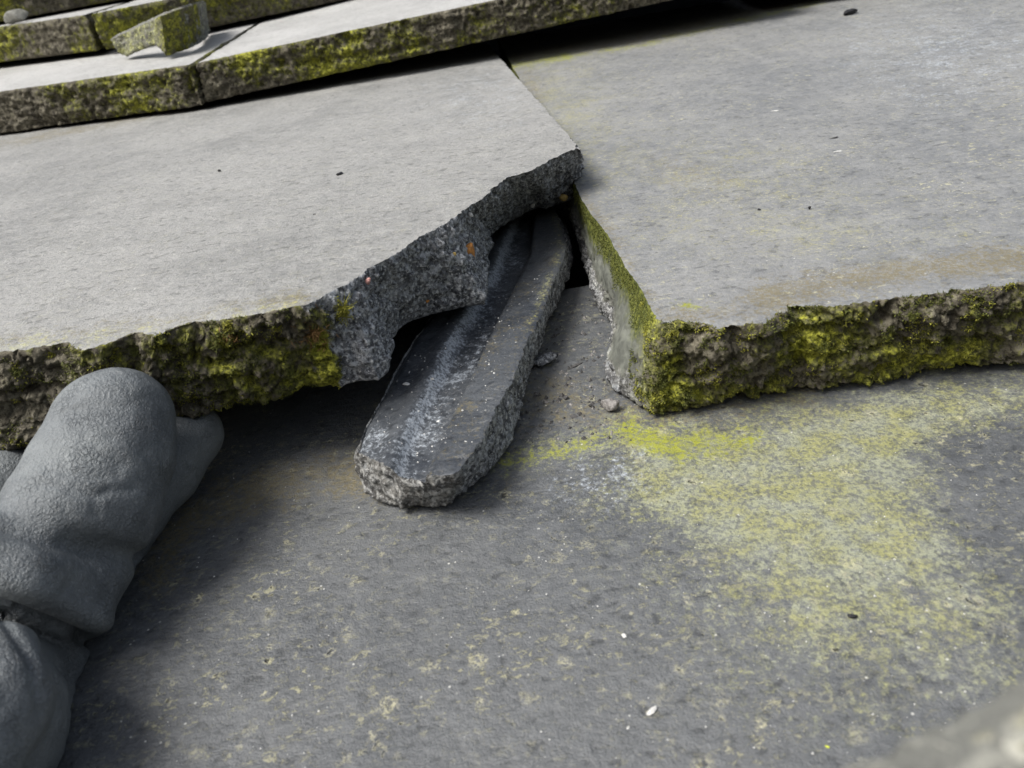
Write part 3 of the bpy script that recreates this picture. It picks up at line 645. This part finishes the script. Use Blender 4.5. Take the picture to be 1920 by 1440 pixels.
# aggregate stones showing in the snapped face
def on_wall(G, x, y):
    P = G.reshape(-1, 3); px, py = pxs(P); k = np.argmin((px-x)**2+(py-y)**2); return P[k]
for x, y, w, mt, lb, sd, sq in ((879, 472, 40, M_OR, 'orange wedge-shaped stone', 41, (.8, .6, 1.2)), (1052, 369, 24, M_YE, 'yellow stone near the underside', 48, (1, .5, .7)), (689, 525, 22, M_PK, 'pink stone', 44, (1.1, .5, .7)), (998, 384, 16, M_WHT, 'white stone', 44, (1, .6, .8)),
                              (802, 566, 9, M_OR, 'small orange stone', 45, (1, .6, 1)), (853, 477, 8, M_YE, 'small yellow stone', 46, (1, .6, 1)), (882, 403, 14, M_WHT, 'pale stone', 47, (1, .6, 1))):
    p = on_wall(gL, x, y); s = w*np.linalg.norm(p-CAM)/FPX; V, F = rock(s, sd, 2, sq); p = p+np.array([.25, -.9, .3])*s*.22
    part('stone', mesh('stone', V, F, mt), tileL, p, label=lb)
for x, y, w, mt, sd in ((955, 790, 10, M_OR, 51), (905, 893, 8, M_OR, 52), (940, 800, 26, M_WHT, 53), (722, 849, 12, M_OR, 54), (945, 850, 14, M_WHT, 55)):
    pass

# ================================================================== moss tufts on the noses
M_MOSSB = mat_plain('moss_brown', (.16, .09, .03), .8, .5, .5); M_MOSSY = mat_plain('moss_yellow', (.23, .225, .03), .8, .4, .5); M_MOSSG = mat_plain('moss_green', (.09, .10, .018), .8, .5, .5)
def tuft(n, R, L, wd, seed, out=(0, -1, .5)):
    r = np.random.default_rng(seed); VV, FF = [], []; b = 0; out = np.array(out, float); out /= np.linalg.norm(out)
    for _ in range(n):
        p = r.normal(size=3)*R*.45*np.array([1, .3, 1]); d = out*.9+r.normal(size=3)*.65; d /= np.linalg.norm(d); l = L*r.uniform(.5, 1.2)
        sdv = np.cross(d, r.normal(size=3)); sdv /= np.linalg.norm(sdv); s2 = np.cross(d, sdv); cv = r.normal(size=3)*.25*l
        rings = []
        for k, t in enumerate((0, .5, 1)):
            c = p+d*l*t+cv*t*t; w = wd*(1-.65*t)
            for a in (0, 2.09, 4.19): VV.append(c+(sdv*math.cos(a)+s2*math.sin(a))*w/2)
        for k in (0, 3):
            for j in range(3): FF.append((b+k+j, b+k+(j+1) % 3, b+k+3+(j+1) % 3, b+k+3+j))
        FF.append((b+6, b+7, b+8)); b += 9
    return np.array(VV), FF
for x, y, n, R, L, wd, mt, lb, sd in ((590, 622, 150, 3.6, 2.3, .22, M_MOSSB, 'rusty brown moss tuft', 1), (645, 585, 90, 1.6, 2.0, .25, M_MOSSY, 'golden moss tuft', 2), (646, 578, 60, .9, 2.4, .25, M_MOSSY, 'golden moss tuft', 3), (432, 611, 60, 1.2, 1.4, .22, M_MOSSY, 'small yellow moss tuft', 4), (425, 632, 70, 2.0, 1.6, .2, M_MOSSB, 'small brown moss tuft', 5), (405, 640, 50, 1.6, 1.4, .2, M_MOSSG, None, 6), (312, 650, 50, 1.4, 1.2, .2, M_MOSSY, None, 7), (612, 606, 60, 1.6, 1.6, .2, M_MOSSG, None, 8)):
    p = on_wall(gL, x, y); V, F = tuft(n, R, L, wd, sd); part('moss_tuft', mesh('moss_tuft', V, F, mt, smooth=False), tileL, p+np.array([0, -.3, 0]), label=lb)
for i, (x, y) in enumerate([(1262, 628), (1330, 640), (1405, 735), (1480, 620), (1545, 650), (1600, 600), (1640, 700), (1710, 590), (1780, 640), (1850, 580), (1240, 720), (1290, 745), (1380, 690), (1215, 742)]):
    p = on_wall(gR, x, y); V, F = tuft(110, 1.6+.9*math.sin(i*2.3), .95, .2, 40+i); part('moss_tuft', mesh('moss_tuft', V, F, (M_MOSSY, M_MOSSG, M_MOSSG)[i % 3], smooth=False), tileR, p)
for i, (x, y) in enumerate([(30, 700), (95, 668), (190, 690), (340, 735), (470, 720), (540, 700), (575, 655), (520, 615), (610, 690), (255, 660)]):
    p = on_wall(gL, x, y); V, F = tuft(90, 1.5+.7*math.sin(i*1.7), .9, .2, 60+i); part('moss_tuft', mesh('moss_tuft', V, F, (M_MOSSG, M_MOSSY, M_MOSSG)[i % 3], smooth=False), tileL, p)
def fuzz(G, n, cond, seed, L=(.25, .8), wd=.16):
    """short moss leaves standing on a wall grid"""
    r = np.random.default_rng(seed); N, M, _ = G.shape; P = G.reshape(-1, 3)
    du = (np.roll(G, -1, 0)-np.roll(G, 1, 0)).reshape(-1, 3); dv = np.gradient(G, axis=1).reshape(-1, 3); nr = np.cross(dv, du); nr /= np.linalg.norm(nr, axis=1, keepdims=True)+1e-9
    ok = np.where(cond(P))[0]; ids = r.choice(ok, n); c = P[ids]; nn = nr[ids]+r.normal(size=(n, 3))*.55; nn /= np.linalg.norm(nn, axis=1, keepdims=True)
    l = r.uniform(*L, n)[:, None]; s = np.cross(nn, r.normal(size=(n, 3))); s /= np.linalg.norm(s, axis=1, keepdims=True); w = wd*r.uniform(.6, 1.4, (n, 1))
    V = np.stack([c-s*w/2-nn*.1, c+s*w/2-nn*.1, c+nn*l*.6+s*w*.6, c+nn*l, c+nn*l*.6-s*w*.6], 1).reshape(-1, 3)
    b = np.arange(n)*5; F = np.stack([b, b+1, b+2, b+3, b+4], 1); return V, F
def moss_on(G, parent, n, seed, xlo, xhi, mat, thr=.1, L=(.25, .8)):
    def cond(P):
        px, py = pxs(P); return (fbm(P, 7, 3, seed)+.45*fbm(P, 2.2, 2, seed+1) > thr) & (px > xlo) & (px < xhi) & (P[:, 1] < 300)
    V, F = fuzz(G, n, cond, seed, L); o = V.mean(0); part('moss', mesh('moss', V-o, F, mat, smooth=False), parent, o, kind='stuff')
moss_on(gL, tileL, 6000, 301, -60, 640, M_MOSSG, .3); moss_on(gL, tileL, 2500, 305, -60, 640, M_MOSSY, .5)
V, F = fuzz(gR, 5200, lambda P: (P[:, 1] < 300) & (P[:, 0] < 41) & (pxs(P)[0] < 1236) & (P[:, 2] > -7-5*fbm(P, 6, 2, 9)) & (P[:, 2] < -.6), 77, (.2, .6))
o_ = V.mean(0); part('moss', mesh('moss', V-o_, F, M_MOSSG, smooth=False), tileR, o_, kind='stuff')
moss_on(gR, tileR, 7000, 311, 1180, 2000, M_MOSSG, .28); moss_on(gR, tileR, 5000, 315, 1185, 2000, M_MOSSY, .45)

# ================================================================== loose fragment on the second course
pu = PZ(290, 95, 33)
def loose_fragment():
    zf0 = 33.2
    tpx = [(206, 74), (238, 60), (262, 48), (290, 36), (300, 30), (335, 18), (372, 7), (378, 12)]
    bpx = [(227, 104), (236, 106), (262, 93), (288, 82), (312, 106), (345, 96), (374, 79), (384, 60)]
    top = []; bot = []; e0 = PZ(*bpx[0], zf0); e1 = PZ(*bpx[4], zf0)
    for i, (a, b) in enumerate(zip(tpx, bpx)):
        if i <= 4: Y = e0[1]+(e1[1]-e0[1])*(b[0]-229)/83.; d = ray(*b); q = CAM+d*(Y/d[1])
        else: q = PZ(*b, zf0)
        d = ray(*a); Y = q[1]+2.5; p = CAM+d*(Y/d[1]); top.append(p); bot.append(q)
    n = len(top); zt = np.mean([p[2] for p in top])
    T = top+[p+np.array([0, 13., 1]) for p in top[::-1]]; B = bot+[p+np.array([0, 12., 0]) for p in bot[::-1]]
    return T, B
T, B = loose_fragment(); T = np.array(T); B = np.array(B)
A = np.c_[np.ones(len(T)), T[:, 0], T[:, 1]]; cc, *_ = np.linalg.lstsq(A, T[:, 2], rcond=None)
of2 = np.array([T[:, 0].mean(), T[:, 1].mean(), 33.])
me2, _, _ = build_slab(list(T), list(B), [.8]*len(T), [(.3, 0)]*4+[(.0, 0)]*4+[(.6, 0)]*8, plane_fn(cc), 22, of2, [M_BREAK, M_BREAK, M_BREAK], .7, None, seed=71, bev=.3, freetop=True, lichfn=lambda V, tt, fr, sl: .35+0*tt)
me2.materials[1] = M_CRUST
thing('tile_fragment', me2, of2, 'small loose bridge-shaped tile fragment standing on the upper course at top left', 'tile fragment')

# rubble behind it at the top left corner
g4 = (58.6, 0, 0)
pebble('rubble_stone', 74, 22, g4, 58, M_CRUST, 'rounded mossy lump of rubble at the top left corner', 'rubble', 81, (1, .8, .75))
pebble('rubble_stone', 38, 39, g4, 38, mat_plain('pale_rubble', (.17, .17, .15), .8), 'pale rounded lump of rubble below the dark cloth at top left', 'rubble', 82, (1.2, .7, .6), .3)
pebble('rubble_stone', 8, 36, g4, 26, M_CRUST, 'mossy scrap of rubble at the very left edge of the third course', 'rubble', 83, (1, .8, .8))

# ================================================================== chunk of concrete close to the lens
def near_chunk():
    a = PD(1500, 1480, 62); b = PD(1760, 1350, 60); c = PD(2030, 1225, 60)
    fwd = np.array([.3, -.9, 0.]); dn = np.array([0, 0, -1.])
    top = [c, b, a]; top = top+[a+fwd*60, c+fwd*60]
    return top
T = [np.array([20., 44, 52]), np.array([44., 52, 53]), np.array([80., 62, 54])]
a_, b_ = PD(1470, 1460, 56), PD(1960, 1228, 56)
dirv = (b_-a_)/np.linalg.norm(b_-a_)
ft = [a_-dirv*12, a_, (a_+b_)/2, b_, b_+dirv*30]
cb = np.array([.35, -1, .05]); 
T = [p for p in ft[::-1]]+[ft[0]+cb*45, ft[-1]+cb*45]
T = np.array(T); A = np.c_[np.ones(len(T)), T[:, 0], T[:, 1]]; cc, *_ = np.linalg.lstsq(A, T[:, 2], rcond=None)
B = T.copy(); B[:, 2] = -26.9; B[:, 1] -= 3
M_NEAR = mat_face('face_chunk', (.085, .087, .078), (.26, .26, .22), rough=.7, relief=.4, fleck=.9, speck=(.55, .54, .46))
on = np.array([T[:, 0].mean(), T[:, 1].mean(), -27])
men, _, _ = build_slab(list(T), list(B), [1.0]*len(T), [(.6, 0)]*len(T), plane_fn(cc), 30, on, [M_NEAR, M_BREAK, M_BREAK], 1.0, None, seed=91, lichfn=lambda V, tt, fr, sl: -.3+0*tt)
thing('concrete_block', men, on, 'blurred pale concrete lump close to the lens at bottom right', 'concrete lump')

# ================================================================== gloved hand (one surface from a distance field)
def capsule(P, a, b, ra, rb):
    ab = b-a; t = np.clip(((P-a)@ab)/(ab@ab), 0, 1); return np.linalg.norm(P-a-t[..., None]*ab, axis=-1)-(ra+(rb-ra)*t)
def smin(a, b, k):
    h = np.clip(.5+.5*(b-a)/k, 0, 1); return b+(a-b)*h-k*h*(1-h)
def chain(P, pts, k=3):
    d = None
    for (a, ra), (b, rb) in zip(pts[:-1], pts[1:]):
        c = capsule(P, a, b, ra, rb); d = c if d is None else smin(d, c, k)
    return d
def surface_nets(S, lo, h):
    nx, ny, nz = S.shape; ins = S < 0
    c = np.zeros((nx-1, ny-1, nz-1), int)
    for a in (0, 1):
        for b in (0, 1):
            for d in (0, 1): c += ins[a:nx-1+a, b:ny-1+b, d:nz-1+d]
    act = (c > 0) & (c < 8); ids = -np.ones(act.shape, int); I = np.argwhere(act); ids[act] = np.arange(len(I))
    acc = np.zeros((len(I), 3)); cnt = np.zeros(len(I)); cor = [(a, b, d) for a in (0, 1) for b in (0, 1) for d in (0, 1)]
    for i in range(8):
        for j in range(i+1, 8):
            A, B = np.array(cor[i]), np.array(cor[j])
            if np.abs(A-B).sum() != 1: continue
            sa = S[tuple((I+A).T)]; sb = S[tuple((I+B).T)]; x = (sa < 0) != (sb < 0); t = np.where(x, sa/np.where(x, sa-sb, 1), 0)
            acc += np.where(x[:, None], A+(B-A)*t[:, None], 0); cnt += x
    V = lo+(I+acc/np.maximum(cnt, 1)[:, None])*h; Q = []
    for ax in range(3):
        s = [slice(1, -1)]*3; s[ax] = slice(0, -1); s2 = list(s); s2[ax] = slice(1, None)
        A, B = ins[tuple(s)], ins[tuple(s2)]; J = np.argwhere(A != B); off = np.array([1, 1, 1]); off[ax] = 0; J = J+off
        fl = ins[tuple(J.T)]
        u, w = [(1, 2), (2, 0), (0, 1)][ax]; eu = np.eye(3, dtype=int)[u]; ew = np.eye(3, dtype=int)[w]
        q = np.stack([ids[tuple((J-eu-ew).T)], ids[tuple((J-ew).T)], ids[tuple(J.T)], ids[tuple((J-eu).T)]], 1)
        q[~fl] = q[~fl][:, ::-1]; Q.append(q)
    Q = np.concatenate(Q); Q = Q[(Q >= 0).all(1)]; return V, Q
def R_(px, d): return px*d/FPX*.97
def H(x, y, d, rpx): return (PD(x, y, d), R_(rpx, d))
thumb = [H(228, 785, 199, 86), H(218, 860, 196, 92), H(196, 940, 193, 90), H(172, 1010, 194, 88), H(128, 1100, 199, 80)]
thumbb = [H(192, 798, 198, 82), H(158, 880, 194, 88), H(118, 958, 190, 92), H(64, 1040, 190, 92)]
thumb2 = [H(-60, 1030, 180, 72), H(40, 1066, 180, 70), H(132, 1122, 188, 66)]
finger = [H(352, 818, 222, 61), H(297, 884, 218, 64), H(228, 960, 213, 68), H(130, 1110, 209, 84)]
finger2 = [H(12, 915, 238, 66), H(-60, 1010, 228, 75), H(-120, 1150, 213, 96), H(-110, 1300, 198, 118), H(-90, 1400, 186, 130)]
palm = [H(74, 1190, 203, 92), H(12, 1290, 196, 96), H(-90, 1400, 182, 130)]
bulge = [H(-18, 1230, 172, 66), H(-30, 1320, 166, 88), H(-150, 1480, 160, 120)]
wrist = [H(-120, 1380, 180, 170), H(-560, 1800, 190, 230)]
lo = np.array([-200., 35, -32]); hi = np.array([-55., 205, 48]); hh = .8
gx = np.arange(lo[0], hi[0], hh); gy = np.arange(lo[1], hi[1], hh); gz = np.arange(lo[2], hi[2], hh)
GP = np.stack(np.meshgrid(gx, gy, gz, indexing='ij'), -1)
def hand_sdf(P):
    a = smin(smin(chain(P, thumb, 2.5), chain(P, thumbb, 2.5), 5), chain(P, thumb2, 2), 5.5)
    b = smin(chain(P, palm, 6), chain(P, wrist, 6), 6)
    c = smin(chain(P, finger, 4), chain(P, finger2, 4), 3); c = smin(c, b, 3.0)
    d = smin(a, c, .9); d = smin(d, chain(P, bulge, 4), 1.6)
    return d
# flatten the finger under the tile and keep the hand above the surface and outside the tile nose
S = hand_sdf(GP)
S = np.maximum(S, -27.0-GP[..., 2])
zt = cL[0]+cL[2]*GP[..., 1]; inn = np.maximum.reduce([172.5-GP[..., 1], GP[..., 2]-zt-.5, (zt-26.5)-GP[..., 2]])   # <0 inside the tile
S = np.maximum(S, -inn)
V, Q = surface_nets(S, lo, hh)
print('glove', len(V), V.min(0), V.max(0))
og = np.array([-110., 110, -27.])
eps = .8
def grad(P):
    g = np.stack([hand_sdf(P+np.eye(3)[i]*eps)-hand_sdf(P-np.eye(3)[i]*eps) for i in range(3)], 1); return g/(np.linalg.norm(g, axis=1, keepdims=True)+1e-9)
gn = grad(V); cr_ = ridge(V*np.array([.35, 1.2, .8]), 7.5, 2, 31); V = V+gn*((.35*fbm(V, 13, 3, 5)+.12*fbm(V, 3.5, 2, 8)-.3*sst(.45, .85, cr_)*sst(165, 140, V[:, 1])))[:, None]
gx_, gy_ = pxs(V); fm_ = sst(212, 205, np.linalg.norm(V-CAM, axis=1))      # folds in the rubber over the thumb
fold = -2.9*seg_mask(gx_, gy_, [(-40, 960), (60, 990), (150, 1022), (262, 1046)], 24)+1.9*seg_mask(gx_, gy_, [(-40, 1075), (60, 1100), (190, 1165)], 26)-2.6*seg_mask(gx_, gy_, [(-20, 1128), (80, 1165), (195, 1212)], 11)
fold += -.5*seg_mask(gx_, gy_, [(60, 900), (170, 925), (250, 915)], 9)-.35*seg_mask(gx_, gy_, [(90, 880), (200, 895)], 7)-.8*seg_mask(gx_, gy_, [(0, 1150), (58, 1235), (76, 1335)], 9)-.6*seg_mask(gx_, gy_, [(90, 1230), (140, 1270)], 12)
V = V+gn*(fold*fm_)[:, None]
person = thing('person', None, og, 'hand in a dark grey rubber-coated glove, gripping the broken tile by its mossy nose', 'person')
gm = mesh('glove', V-og, Q, M_GLOVE)
part('glove', gm, person, og)
# sleeve outside the picture
def tube(a, b, ra, rb, n=24, m_=20):
    ax = (b-a)/np.linalg.norm(b-a); s = np.cross(ax, [0, 0, 1.]); s /= np.linalg.norm(s); u = np.cross(s, ax); VV = []; 
    for i in range(m_+1):
        t = i/m_; r = (ra+(rb-ra)*t)*(1+.05*math.sin(i*2.1))
        for j in range(n): w = 2*math.pi*j/n; VV.append(a+(b-a)*t+(s*math.cos(w)+u*math.sin(w))*r*(1+.04*math.sin(3*w+i)))
    F = [(i*n+j, i*n+(j+1) % n, (i+1)*n+(j+1) % n, (i+1)*n+j) for i in range(m_) for j in range(n)]; F += [tuple(range(n-1, -1, -1)), tuple(m_*n+j for j in range(n))]
    return np.array(VV), F
wa = np.array([-165., 58, 2]); wb = np.array([-420., -190, 60])
V, F = tube(wa, wb, 36, 50); part('sleeve', mesh('sleeve', V-wa, F, mat_plain('sleeve_cloth', (.03, .04, .06), .9, .3, 1.0)), person, wa)
for o in bpy.data.objects:
    if 'org' in o: del o['org']
